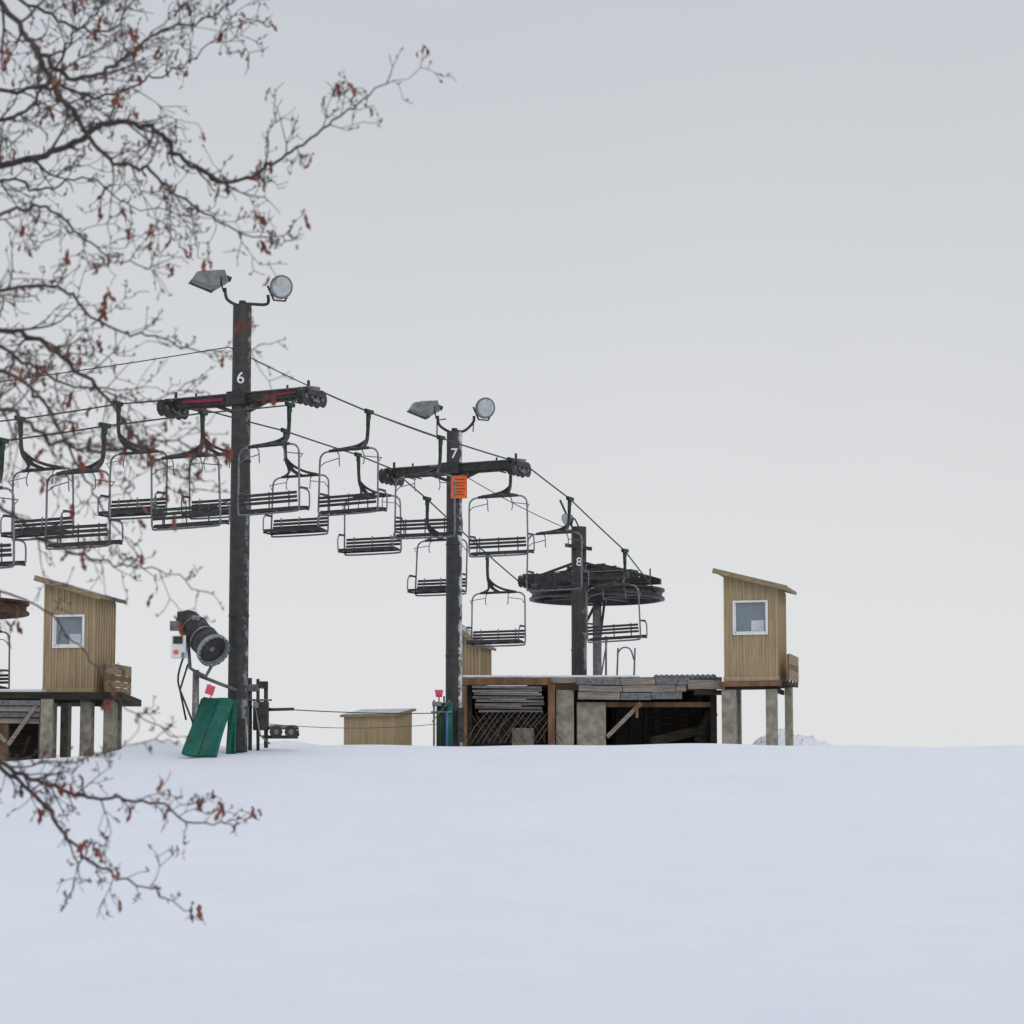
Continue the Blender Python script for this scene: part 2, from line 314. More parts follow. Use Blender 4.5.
# ------------------------------------------------------------------ bullwheels
def bullwheel(name, c, r, m, full=True):
    e=empty(name); b=B(); N=48
    def band(pr):
        k=len(b.v); q=len(pr)
        for i in range(N):
            a=2*math.pi*i/N
            for dr,dz in pr: b.v.append((c.x+math.cos(a)*(r+dr),c.y+math.sin(a)*(r+dr),c.z+dz))
        for i in range(N):
            i2=(i+1)%N
            for j in range(q):
                j2=(j+1)%q; b.face((k+i*q+j,k+i2*q+j,k+i2*q+j2,k+i*q+j2),m,False)
    band([(.04,-.19),(.04,-.12),(-.05,-.06),(-.05,.06),(.04,.12),(.04,.19),(-.12,.19),(-.12,-.19)])
    for i in range(8):
        a=2*math.pi*i/8+.2; d=V((math.cos(a),math.sin(a),0)); b.beam(c+d*.2,c+d*(r-.1),.14,.18,m)
    b.tube([c-Z*.3,c+Z*.35],.35,M_steel,16); b.finish("wheel",e)
    b=B()
    b.tube([V((c.x,c.y,ground(c.x,c.y)-.4)),c-Z*.25],.16,M_steelg,14)
    b.tube([c+Z*.3,c+Z*.75],.22,M_steel,12)
    if full:
        for o in (-.45,.45):
            b.beam(c-C*2.3+Ld*o+Z*.42,c+C*2.3+Ld*o+Z*.42,.12,.2,M_steel)
            b.beam(c-C*.95+Ld*o+Z*.95,c+C*.55+Ld*o+Z*1.0,.1,.14,M_steel)
            for s in (-1,1): b.beam(c+C*s*2.2+Ld*o+Z*.5,c+C*s*.6+Ld*o+Z*.97,.1,.1,M_steel); b.beam(c+C*s*1.2+Ld*o+Z*.4,c+C*s*.55+Ld*o+Z*.95,.07,.07,M_steel)
        b.box(c+Z*.75-C*.15,(1.3,1.0,.55),M_steel,MF); b.box(c+Z*.66+C*1.15,(.7,.6,.35),M_steel,MF)
        b.tube([c-C*1.4+Z*.66-Ld*.2,c-C*.8+Z*.66-Ld*.2],.2,M_steel,12)
        b.beam(c+Z*.3-Ld*3,c+Z*.45+Ld*1.2,.3,.25,M_steel)
        for s in (-1,1): b.tube([c+C*s*2.1+Z*.5,c+C*s*2.1+Z*.85],.03,M_steel,6)
        b.tube([c-C*2.2+Z*.85,c-C*1.0+Z*.95],.02,M_steel,5); b.beam(c-Z*.3-C*.05,V((c.x-.9,c.y,c.z-2.0)),.1,.1,M_steel)
        b.beam(c-Z*.25+C*.3,V((c.x+.1,c.y,c.z-1.6)),.09,.09,M_steel)
    else:
        b.beam(c-C*1.8+Z*.35,c+C*1.8+Z*.35,.2,.2,M_steel)
    b.finish("drive_frame",e); return e
WC=P(597,595,101.2); bullwheel("lift_bullwheel",WC,2.38,M_steel)
WL=P(-48,608,88.5); bullwheel("lift_bullwheel",WL,2.35,M_rust,False)

# ------------------------------------------------------------------ ropes
def rope(name, pts, r=.024, m=M_rope, n=6):
    b=B(); b.tube(pts,r,m,n); return b.finish(name)
gripsR=[(3,441),(105,426),(203,413),(290,405),(369,412),(441,438),(511,460),(570,499),(625,551)]
gripsL=[(20,419),(118,404),(202,409),(285,431),(358,455),(427,499),(487,554)]
RR=[on_line(1,*g) for g in gripsR]; RL=[on_line(-1,*g) for g in gripsL]
s6R=a6+C*GA+Z*.16; s6L=a6-C*GA+Z*.16; s7R=a7+C*GA+Z*.16; s7L=a7-C*GA+Z*.16
def along(p): return (p-T6).dot(Ld)
def ropeline(pts, ends): return sorted(pts+ends,key=along)
farR=WC+C*2.36; farL=WC-C*2.36
startR=RR[0]-Ld*30-Z*5; startL=RL[0]-Ld*30-Z*4.5
def dense(pts):
    out=[]
    for i in range(len(pts)-1):
        a,c=pts[i],pts[i+1]; L=(c-a).length
        for j in range(4):
            t=j/4; q=a.lerp(c,t); q=q-Z*(4*t*(1-t)*L*L*.0006); out.append(q)
    out.append(pts[-1]); return out
rope("haul_rope",dense(ropeline(RR,[startR,s6R,s7R,farR])))
rope("haul_rope",dense(ropeline(RL,[startL,s6L,s7L,farL])))
def sag(a,c,s,k=14): return [a.lerp(c,i/k)-Z*(4*s*(i/k)*(1-i/k)) for i in range(k+1)]
cA=P(229,347,79.9); cS=P(0,373,71); cS0=cS+(cS-cA)*2
rope("communication_cable",sag(cS0,cA,.25)+sag(P(251,358,80.1),P(436,437,91),.12)[0:],.017)
rope("communication_cable",sag(P(462,474,91),P(573,531,98.1),.1),.014)
rope("safety_line",sag(P(240,706,80),P(446,713,90.8),.08),.017)
rope("safety_line",sag(P(250,722,80),P(437,724,90.7),.15),.011)

# ------------------------------------------------------------------ chairs
def chair_mesh():
    b=B(); y0=-1.0
    b.box((0,0,.03),(.11,.34,.10),M_green); b.tube([(0,-.2,.06),(0,.2,.06)],.05,M_green,8); b.box((0,-.02,-.1),(.08,.13,.16),M_green)
    b.tube([(0,-.05,-.05),(0,-.04,-.42)],.058,M_green,8)
    b.tube(smooth([(0,-.02,-.1),(0,-.04,-.5),(0,-.10,-.85),(0,-.30,-1.05),(0,-.65,-1.15),(0,y0,-1.20)],4),.055,M_steel,8)
    b.poly([(-.02,-.10,-.80),(-.02,-.28,-1.04),(-.02,-.75,-1.16),(-.02,-.45,-1.0)],M_steel)
    b.poly([(.02,-.10,-.80),(.02,-.45,-1.0),(.02,-.75,-1.16),(.02,-.28,-1.04)],M_steel)
    for s in (-1,1):
        b.tube(smooth([(0,-.12,-.82),(s*.10,-.38,-1.0),(s*.28,-.75,-1.13),(s*.58,y0,-1.20)],4),.042,M_steel,8)
    b.tube([(-.68,y0,-1.22),(.68,y0,-1.22)],.045,M_steel,8)
    lp=[(-.6,-1.23),(-.82,-1.25),(-.95,-1.34),(-1.0,-1.5),(-1.01,-2.2),(-1.02,-2.85),(-1.0,-3.02),(-.9,-3.08),(0,-3.09)]
    lp=smooth([(x,y0,z) for x,z in lp],4); b.tube(lp,.028,M_galv,8); b.tube([(-x,y,z) for x,y,z in lp],.028,M_galv,8)
    for i,z in enumerate((-2.58,-2.69,-2.80)): b.box((0,y0-.02-.02*(2-i),z),(1.94,.03,.078),M_slat)
    for x in (-.66,0,.66):
        b.tube([(x,y0+.02,-2.5),(x,y0+.03,-2.96),(x,y0+.5,-3.0)],.02,M_galv,6)
    for i in range(5): b.box((0,y0+.06+.10*i,-2.96+.01*i),(1.94,.082,.035),M_slat)
    b.box((0,y0+.52,-2.96),(1.94,.03,.08),M_slat); b.box((0,y0+.02,-3.0),(1.94,.04,.05),M_steel)
    for s in (-1,1):
        b.tube(smooth([(s*1.0,y0,-2.45),(s*1.0,y0+.35,-2.46),(s*1.0,y0+.5,-2.56),(s*.99,y0+.52,-2.95)],4),.024,M_galv,6)
        b.box((s*1.0,y0+.22,-2.43),(.06,.36,.04),M_slat)
        b.box((s*.985,y0+.25,-3.0),(.04,.52,.05),M_steel)
        b.tube(smooth([(s*.42,y0,-1.24),(s*.42,y0+.12,-1.34),(s*.43,y0+.15,-1.55),(s*.40,y0+.13,-1.66)],3),.018,M_galv,6)
        b.tube([(s*1.0,y0+.05,-1.62),(s*.98,y0+.22,-1.50),(s*.42,y0+.14,-1.42)],.015,M_galv,6)
    return b.finish("ski_lift_chair")
base=chair_mesh(); first=True
def place(p, side, seed):
    global first
    o = base if first else bpy.data.objects.new("ski_lift_chair", base.data)
    if not first: scene.collection.objects.link(o)
    first=False
    rg=random.Random(seed)
    ang=math.atan2(C.y,C.x)+(0 if side>0 else math.pi)+math.radians(rg.uniform(-5,5))
    o.matrix_world=Matrix.Translation(p-Z*.03)@Matrix.Rotation(ang,4,'Z')@Matrix.Rotation(math.radians(rg.uniform(-2,2)),4,'X')@Matrix.Rotation(math.radians(rg.uniform(-1.2,1.2)),4,'Y')
for i,p in enumerate(RR): place(p,1,i)
for i,p in enumerate(RL): place(p,-1,50+i)
place(P(-36,590,88.9-1.5),-1,99)

# ------------------------------------------------------------------ huts
def hut(name, u, vfloor, Y, w=1.78, d=1.9, hl=3.45, hr=3.0, yaw=math.radians(-14), win=(-.53,.53,1.42,2.42), posts=True, rail=True, ov=.3):
    e=empty(name); O=P(u,vfloor,Y); Rm=rotz(yaw)
    def q(x,y,z): return O+Rm@V((x,y,z))
    b=B(); h=w/2
    def top(x): return hl+(hr-hl)*((x+h)/w)
    if win:
        x0,x1,z0,z1=win
        for a,c,zl,zh in ((-h,x0,0,None),(x1,h,0,None),(x0,x1,0,z0),(x0,x1,z1,None)):
            b.poly([q(a,0,zl),q(c,0,zl),q(c,0,zh if zh else top(c)),q(a,0,zh if zh else top(a))],M_tan)
        for a,c in (((x0,z0),(x1,z0)),((x1,z0),(x1,z1)),((x1,z1),(x0,z1)),((x0,z1),(x0,z0))):
            b.poly([q(a[0],0,a[1]),q(c[0],0,c[1]),q(c[0],.12,c[1]),q(a[0],.12,a[1])],M_tanb)
    else: b.poly([q(-h,0,0),q(h,0,0),q(h,0,top(h)),q(-h,0,top(-h))],M_tan)
    b.poly([q(h,0,0),q(h,d,0),q(h,d,hr),q(h,0,hr)],M_tan); b.poly([q(-h,d,0),q(-h,0,0),q(-h,0,hl),q(-h,d,hl)],M_tan)
    b.poly([q(h,d,0),q(-h,d,0),q(-h,d,hl),q(h,d,hr)],M_tan); b.poly([q(-h,0,0),q(-h,d,0),q(h,d,0),q(h,0,0)],M_woodd)
    b.finish("walls",e)
    b=B(); n=8
    for i in range(n+1):
        x=-h+.02+(w-.04)*i/n; t=top(x)-.03
        segs=[(0.02,t)]
        if win and x0-.07<x<x1+.07: segs=[(.02,z0-.075),(z1+.075,t)]
        for a,c in segs: b.box(q(x,-.014,(a+c)/2),(.05,.028,c-a),M_tanb,Rm)
    for i in range(1,n+1):
        y=(d)*i/n-.02; b.box(q(h+.014,y,hr/2-.01),(.028,.05,hr-.06),M_tanb,Rm); b.box(q(-h-.014,y,hl/2-.01),(.028,.05,hl-.06),M_tanb,Rm)
    b.box(q(0,-.02,.07),(w+.06,.045,.14),M_tanb,Rm); b.box(q(h+.02,d/2,.07),(.045,d-.02,.14),M_tanb,Rm)
    b.finish("battens",e,.004)
    if win:
        b=B(); cx=(x0+x1)/2; cz=(z0+z1)/2; ww=x1-x0; hh=z1-z0
        b.box(q(cx,-.015,z0-.03),(ww+.12,.07,.065),M_white,Rm); b.box(q(cx,-.015,z1+.03),(ww+.12,.07,.065),M_white,Rm)
        b.box(q(x0-.03,-.015,cz),(.065,.066,hh-.01),M_white,Rm); b.box(q(x1+.03,-.015,cz),(.065,.066,hh-.01),M_white,Rm)
        b.box(q(cx,.05,cz),(ww,.012,hh),M_win,Rm); b.box(q(cx,.03,z0+.03),(ww,.03,.05),M_white,Rm)
        b.box(q(x0+.02,.03,cz),(.035,.03,hh),M_white,Rm); b.box(q(x1-.02,.03,cz),(.035,.03,hh),M_white,Rm)
        b.box(q(cx+ww*.22,.038,z0+hh*.24),(ww*.4,.01,hh*.34),M_paneblock,Rm)  # paler block over the lower right of the pane
        b.finish("window",e)
    b=B(); s=(hr-hl)/w; an=math.atan(s); tiltR=Rm@Matrix.Rotation(-an,3,'Y'); cz=(hl+hr)/2
    b.box(q(.02,d/2,cz+.055),((w+2*ov)/math.cos(an),d+.5,.09),M_roofw,tiltR)
    b.box(q(.02,-.265,cz+.045),((w+2*ov)/math.cos(an)+.02,.03,.17),M_roofw,tiltR)
    b.box(q(.02,d/2,cz+.112),((w+2*ov)*.99/math.cos(an),d+.44,.02),M_steelg,tiltR)
    b.finish("roof",e,.006)
    if posts:
        b=B(); b.box(q(.0,d/2,-.09),(w+.25,d+.25,.12),M_woodd,Rm); b.box(q(0,-.12,-.1),(w+.3,.06,.17),M_woodr,Rm)
        for x,y,sx in ((-h+.14,.1,.48),(h-.22,.1,.36),(-h+.12,d-.1,.25),(h+.16,d-.5,.24)):
            p=q(x,y,0); gz=ground(p.x,p.y)-.3; zc=(O.z-.15+gz)/2; b.box(V((p.x,p.y,zc)),(sx,.28,O.z-.15-gz),M_conc,Rm)
        b.beam(q(-h,-.0,-.22),q(h+.1,-.0,-.22),.08,.14,M_woodd)
        b.beam(q(h-.1,.2,-.3),q(h-.1,d,-.3),.08,.16,M_woodd)
        b.finish("posts_and_floor",e,.008)
    if rail:
        b=B()
        for y in (.1,.8,1.5,2.1): b.box(q(h+.34,y,.38),(.07,.07,1.0),M_woodr,Rm)
        for z in (.12,.30,.48,.66,.82): b.box(q(h+.385,1.1,z),(.02,2.1,.165),M_roofw if z!=.48 else M_woodr,Rm)
        b.box(q(h+.2,1.1,-.07),(.34,2.1,.08),M_woodd,Rm)
        b.finish("side_rail",e)
    return e
hut("lift_operator_hut",751,681,94.5,hl=3.56,hr=3.10,win=(-.53,.53,1.6,2.62),ov=.34)
hut("lift_operator_hut",68,693,85.6,w=1.62,d=1.7,hl=3.36,hr=2.88,yaw=math.radians(-13),win=(-.46,.44,1.42,2.30),ov=.25)
hut("lift_operator_hut",466,690,104,w=1.05,d=1.6,hl=2.35,hr=1.6,win=None,posts=True,rail=False,ov=.12)

# small storage shed
e=empty("storage_shed"); b=B()
O=P(369,745,91.5); Rm=rotz(math.radians(-20))
def q(x,y,z): return O+Rm@V((x,y,z))
w,d,h1=1.75,1.5,.94
zb=-.6
b.poly([q(-w/2,0,zb),q(w/2,0,zb),q(w/2,0,h1-.02),q(-w/2,0,h1-.02)],M_tan); b.poly([q(w/2,0,zb),q(w/2,d,zb),q(w/2,d,h1+.2),q(w/2,0,h1-.02)],M_tan)
b.poly([q(-w/2,d,zb),q(-w/2,0,zb),q(-w/2,0,h1-.02),q(-w/2,d,h1+.2)],M_tan); b.poly([q(w/2,d,zb),q(-w/2,d,zb),q(-w/2,d,h1+.2),q(w/2,d,h1+.2)],M_tan)
for i in range(9): b.box(q(-w/2+.02+(w-.04)*i/8,-.011,.18),(.04,.022,1.4),M_tanb,Rm)
for i in range(1,6): b.box(q(w/2+.011,d*i/6,.2),(.022,.04,1.4),M_tanb,Rm)
b.finish("walls",e)
b=B(); tr=Rm@Matrix.Rotation(math.atan(.22/1.5),3,'X'); b.box(q(0,d/2,h1+.12),(w+.22,d+.25,.07),M_roofw,tr); b.box(q(0,d/2,h1+.163),(w+.14,d+.16,.018),M_steelg,tr); b.finish("roof",e,.01)

# ------------------------------------------------------------------ loading platform (main)
def bx(b,u0,u1,v0,v1,Y,depth,m,rot=0):
    um=(u0+u1)/2; vm=(v0+v1)/2
    a=P(u0,vm,Y).x; c=P(u1,vm,Y).x; z1=P(um,v0,Y).z; z0=P(um,v1,Y).z
    Rm=Matrix.Rotation(rot,3,'Y') if rot else None
    b.box(((a+c)/2,Y+depth/2,(z0+z1)/2),(c-a,depth,z1-z0),m,Rm)
rg=random.Random(5)
e=empty("loading_platform"); Y=95.5
b=B()
bx(b,461,722,677,683,Y,6.0,M_wood); bx(b,463,640,675.2,677,Y+.3,5.5,M_snow2); b.finish("deck",e,.01)
b=B()
bx(b,466,716,684,760,Y+4.6,.1,M_woodd); bx(b,612,716,703,760,Y+2.2,.12,M_woodd); bx(b,466,472,684,760,Y+.5,4.0,M_woodd); bx(b,711,717,684,760,Y+.2,4.0,M_woodd)  # added dark boards standing in for the shade under the deck
bx(b,468,546,716,760,Y+1.2,.1,M_woodd)  # dark board filling in the shade behind the net
for i in range(7): bx(b,615+i*14+rg.uniform(-3,3),619+i*14,704,760,Y+2.0,.1,M_woodd,math.radians(rg.uniform(-3,3)))
b.beam(P(650,742,Y+1),P(708,728,Y+1.4),.5,.3,M_woodd); b.beam(P(700,742,Y+.6),P(712,712,Y+1),.3,.3,M_woodd)
b.finish("understructure_with_shade_boards",e)
b=B()
bx(b,461,551,678,685,Y-.14,.1,M_woodr); bx(b,548,555,684,765,Y-.16,.2,M_woodr); bx(b,461,467,685,765,Y-.1,.15,M_woodr)
bx(b,606,716,702,707,Y+.3,.12,M_woodr); bx(b,551,700,683.5,690,Y+.25,.1,M_woodr)
b.beam(P(607,737,Y),P(641,703,Y),.12,.14,M_wood); b.beam(P(637,703,Y-.1),P(637,718,Y-.1),.1,.1,M_woodr)
b.finish("frame",e,.008)
b=B()
bx(b,556,574,690,765,Y+.1,.5,M_conc); bx(b,577,606,702,765,Y+.05,.7,M_conc); bx(b,512,534,728,765,Y+.6,.5,M_conc)
b.finish("concrete_piers",e,.02)
b=B()
for row,(v0,v1) in enumerate(((678.5,685),(685.6,692),(692.6,699.5))):
    x=573+rg.uniform(0,6)
    while x<688-row*4:
        L=rg.uniform(30,55); x2=min(x+L,690-row*4)
        bx(b,x,x2,v0+rg.uniform(-.5,.5),v1+rg.uniform(-.5,.5),Y-.22+rg.uniform(-.02,.02),.07,M_wood if rg.random()<.7 else M_steelg,math.radians(rg.uniform(-.5,.8))); x=x2+.6
bx(b,688,722,680,689,Y-.25,.08,M_wood,math.radians(1)); bx(b,694,722,690,695,Y-.2,.08,M_woodd)
b.finish("edge_planks",e,.006)
b=B()
for i in range(8):
    v=686+i*3.4; bx(b,470+rg.uniform(0,3)+i*.8,545-rg.uniform(0,4),v,v+2.3,Y-.2+i*.09,.2,M_wood if i%3 else M_steelg,math.radians(rg.uniform(-.8,.8)))
    if i%2==0: bx(b,480+rg.uniform(0,20),520+rg.uniform(0,20),v-.7,v,Y-.19+i*.09,.16,M_snow2,0)
b.finish("ramp_slats",e)
b=B()
for i in range(14):
    u=470+i*5.5; b.tube([P(u,712,Y),P(u+rg.uniform(8,16),727+rg.uniform(-3,3),Y-.1),P(u+rg.uniform(14,24),743,Y-.1)],.012,M_rust,4); b.tube([P(u+18,712,Y-.03),P(u+rg.uniform(2,8),727+rg.uniform(-3,3),Y-.13),P(u-4,743,Y-.13)],.010,M_steelg,4)
b.finish("catch_net",e)
b=B()
for i in range(12):
    u=656+i*5.2; b.tube([P(u,677-i*.05,Y-.1),P(u+1,677,Y+1.5)],.085,M_steelg,8)
b.finish("corrugated_sheet",e)
b=B()
for u in (617,634): b.tube([P(u,677,97.2),P(u+1,648,97.2)],.035,M_galv,6)
b.tube(smooth([P(617,655,97.2),P(622,648,97.2),P(630,649,97.2),P(634,660,97.2)],4),.03,M_galv,6)
b.tube([P(606,677,97.5),P(606,636,97.5)],.04,M_steelg,6)
b.tube([P(601,677,97.5),P(607,640,97.5)],.03,M_steelg,6)
b.finish("deck_rail",e)

# left platform
e=empty("loading_platform"); Y=84.8; b=B()
bx(b,-90,122,692,699,Y,4.5,M_woodd); bx(b,-90,42,689,692,Y+.2,4.2,M_snow2); b.finish("deck",e,.01)
b=B(); bx(b,-90,50,699,775,Y+3.8,.1,M_woodd); bx(b,-90,42,716,775,Y+1.5,.1,M_woodd); b.finish("understructure_with_shade_boards",e)  # dark sheets added to paint the shaded cavity below this deck
b=B()
bx(b,40,52,699,775,Y-.1,.3,M_conc); bx(b,103,113,699,770,Y+.6,.3,M_conc); bx(b,0,8,699,775,Y+.2,.25,M_woodr)
bx(b,60,66,699,775,Y+3.0,.2,M_conc); bx(b,116,121,699,765,Y+3,.2,M_conc)
b.beam(P(8,745,Y),P(38,703,Y),.12,.12,M_wood); b.beam(P(-30,703,Y),P(6,742,Y),.12,.12,M_wood)
b.finish("posts",e,.01)
b=B()
for i in range(4): bx(b,-90,40,700+i*6,705+i*6,Y-.1+i*.08,.06,M_wood if i%2 else M_steelg,math.radians(rg.uniform(-.6,.6)))
b.finish("edge_planks",e)

# ------------------------------------------------------------------ fan snow gun
e=empty("fan_snow_gun"); b=B()
A=P(188,622,79.3); E=P(213,650,78.2); ax=(E-A).normalized(); Lg=(E-A).length
def along_(t): return A+ax*Lg*t
b.tube([along_(-.12),along_(-.1),along_(.0),along_(.25)],[.18,.30,.36,.38],M_steel,24)
b.tube([along_(.25),along_(.28)],.41,M_steelg,24); b.tube([along_(.28),along_(.62)],.39,M_steel,24)
b.tube([along_(.62),along_(.65)],.42,M_steelg,24); b.tube([along_(.65),along_(.96)],[.40,.43],M_steel,24)
k=len(b.v); xx=ax.cross(Z).normalized(); yy=xx.cross(ax); N=24
prof_=[(.43,.96),(.48,.97),(.48,1.05),(.42,1.05),(.37,.80),(.05,.78)]
for i in range(N):
    a=2*math.pi*i/N
    for r_,t_ in prof_: b.v.append(tuple(along_(t_)+(xx*math.cos(a)+yy*math.sin(a))*r_))
for i in range(N):
    for j in range(5):
        i2=(i+1)%N; b.face((k+i*6+j,k+i2*6+j,k+i2*6+j+1,k+i*6+j+1),M_lampw if j<3 else M_steelg,True)
for i in range(20):
    a=2*math.pi*i/20; p=along_(1.05)+(xx*math.cos(a)+yy*math.sin(a))*.445; b.tube([p,p+ax*.04],.018,M_steel,6)
for i in range(8):
    a=2*math.pi*i/8; b.beam(along_(.92),along_(.92)+(xx*math.cos(a)+yy*math.sin(a))*.39,.02,.06,M_galv)
b.tube([along_(.8),along_(.97)],[.13,.07],M_galv,12)
b.finish("barrel",e)
b=B()
b.box(P(179,647,78.6),(.40,.3,.62),M_white); b.box(P(178,640,78.43),(.26,.02,.2),M_steel); b.box(P(176,652,78.43),(.12,.02,.1),M_orange); b.box(P(183,655,78.43),(.08,.02,.14),M_steelg)
b.box(P(186,616,79.2),(.45,.4,.22),M_steel); b.box(P(175,626,78.8),(.26,.25,.26),M_steelg); b.box(P(196,618,78.7),(.2,.1,.14),M_lampw)
b.finish("control_box",e)
b=B(); foot=P(194,752,79)
b.tube([P(188,640,78.9),P(190,668,78.9),P(196,672,78.9)],.05,M_galv,8); b.tube([P(214,662,78.8),P(206,676,78.9),P(196,672,78.9)],.05,M_galv,8)
b.tube([P(196,670,78.9),V((P(196,670,78.9).x,78.9,ground(foot.x,78.9)-.3))],[.09,.11],M_galv,12)
b.tube([P(200,676,79),P(236,690,79.7)],.05,M_steelg,8); b.tube([P(188,664,79),P(180,690,79.2),P(186,720,79.2)],.03,M_steel,6)
b.tube(smooth([P(184,655,78.7),P(178,680,78.6),P(186,705,78.7),P(200,740,78.8)],5),.03,M_steel,6)
b.finish("stand",e)
def pad(name, uv, Y0, Y1, th=.14, m=M_pad):
    e=empty(name); b=B(); N=10; Mv=10
    (a,b2,c,d)=uv
    g=[]
    for i in range(Mv+1):
        row=[]
        for j in range(N+1):
            s=j/N; t=i/Mv; u=(a[0]*(1-s)+b2[0]*s)*(1-t)+(d[0]*(1-s)+c[0]*s)*t; v=(a[1]*(1-s)+b2[1]*s)*(1-t)+(d[1]*(1-s)+c[1]*s)*t
            row.append(P(u+.6*math.sin(t*5+s*2),v+.6*math.sin(s*6),Y0*(1-t)+Y1*t+.06*math.sin(s*7+t*3)+.03*math.sin(t*11)))
        g.append(row)
    for off in (0,th):
        for i in range(Mv):
            for j in range(N):
                k=len(b.v); b.v+= [tuple(p+V((0,off,0))) for p in (g[i][j],g[i][j+1],g[i+1][j+1],g[i+1][j])]; b.face((k,k+1,k+2,k+3),m,True)
    edge=[g[0][j] for j in range(N+1)]+[g[i][N] for i in range(1,Mv+1)]+[g[Mv][j] for j in range(N-1,-1,-1)]+[g[i][0] for i in range(Mv-1,0,-1)]
    for i in range(len(edge)):
        p,q_=edge[i],edge[(i+1)%len(edge)]; b.poly([p,q_,q_+V((0,th,0)),p+V((0,th,0))],m)
    b.tube([p+V((0,th/2,0)) for p in edge]+[edge[0]+V((0,th/2,0))],th*.48,m,8,False)
    if th>.12:
        mid=[g[i][N//2]-V((0,.012,0)) for i in range(Mv+1)]; b.tube(mid,.012,M_green,5,False)
    b.finish("vinyl_pad",e); return e
pad("green_crash_pad",((203,699),(231,701),(214,757),(184,753)),78.9,78.2)
pad("green_crash_pad",((229,702),(236,702),(234,756),(228,756)),79.4,79.3,.1)
e=empty("green_crash_pad"); b=B(); gz=ground(T7.x,T7.y)
b.tube([V((P(441,720,90.5).x,90.5,gz-.1)),V((P(441,720,90.5).x,90.5,zat(441,703,90.5)))],.15,M_green,14)
b.tube([V((P(449,720,90.4).x,90.45,gz-.1)),V((P(449,720,90.4).x,90.45,zat(449,702,90.5)))],.12,M_pad,14)
b.tube([V((P(447,720,90.2).x,90.2,gz-.1)),V((P(447,720,90.2).x,90.2,zat(447,712,90.2)))],.05,M_blue,10)
b.finish("pad_rolls",e)
e=empty("marker_flag"); b=B(); b.box(P(210,690,78.6),(.24,.03,.26),M_pink,Matrix.Rotation(.3,3,'Y')); b.tube([P(211,700,78.7),P(210,684,78.62)],.015,M_steel,5); b.finish("flag",e)
e=empty("marker_flag"); b=B(); b.tube([P(439,697,90.4),P(439,690,90.4)],[.1,.14],M_pink,10); b.tube([P(439,705,90.4),P(439,690,90.4)],.02,M_steel,5); b.finish("flag",e)
def hydrant(name, items):
    e=empty(name); b=B()
    for it in items:
        if it[0]=='t': b.tube([P(*p) for p in it[1]],it[2],it[3],8)
        else: b.box(P(*it[1]),it[2],it[3])
    b.finish("body",e,.006)
yy_=80.6
hydrant("snowmaking_pump",[
 ('t',[(250,752,yy_),(250,678,yy_)],.06,M_steel),('t',[(258,752,yy_),(258,679,yy_)],.05,M_steel),('t',[(266,748,yy_),(266,682,yy_)],.06,M_steel),
 ('b',(261,716,yy_),(.42,.4,.8),M_steel),('b',(252,688,yy_),(.4,.25,.2),M_steelg),('b',(264,685,yy_),(.22,.25,.2),M_steel),
 ('t',[(258,710,yy_),(294,709,yy_)],.045,M_steel),('b',(245,716,yy_-.2),(.22,.3,.5),M_galv),
 ('t',[(262,728,yy_),(298,728,yy_),(298,736,yy_)],.045,M_steel),('t',[(262,737,yy_),(298,737,yy_)],.05,M_steel),
 ('t',[(276,732,yy_-.18),(276,732,yy_+.18)],.19,M_steel),('t',[(291,732,yy_-.18),(291,732,yy_+.18)],.19,M_steel),
 ('t',[(276,732,yy_-.2),(276,732,yy_+.2)],.08,M_galv),('t',[(291,732,yy_-.2),(291,732,yy_+.2)],.08,M_galv),
 ('b',(283,727,yy_),(.75,.3,.1),M_steelg),('t',[(246,700,yy_-.1),(272,700,yy_-.1)],.03,M_galv),('b',(240,735,79.55),(.3,.1,.9),M_steel),
 ('t',[(254,700,yy_-.3),(260,735,yy_-.3),(270,744,yy_-.3)],.03,M_galv),('b',(256,705,yy_-.3),(.14,.1,.16),M_lampw),
 ('t',[(243,690,yy_-.3),(243,756,yy_-.6)],.035,M_galv)])
hydrant("snowmaking_hydrant",[
 ('t',[(434,748,90.3),(434,700,90.3)],.035,M_galv),('t',[(444,748,90.3),(444,696,90.3)],.03,M_steel),('b',(437,704,90.3),(.3,.2,.14),M_steelg),
 ('t',[(431,712,90.3),(452,712,90.3)],.03,M_galv),('b',(461,725,90.6),(.2,.2,1.1),M_steel),('t',[(432,722,90.3),(450,700,90.3)],.02,M_galv)])

# dry brush on the mound
b=B(); rg=random.Random(8)
for i in range(260):
    x=rg.gauss(9.5,.9); y=rg.gauss(99.3,.8); z=ground(x,y)-.02
    h=rg.uniform(.03,.10); k=len(b.v); dx=rg.uniform(-.07,.07)
    b.v+=[(x-.010,y,z),(x+.010,y,z),(x+dx,y+rg.uniform(-.03,.03),z+h)]; b.face((k,k+1,k+2),M_grass)
b.finish("dry_brush")

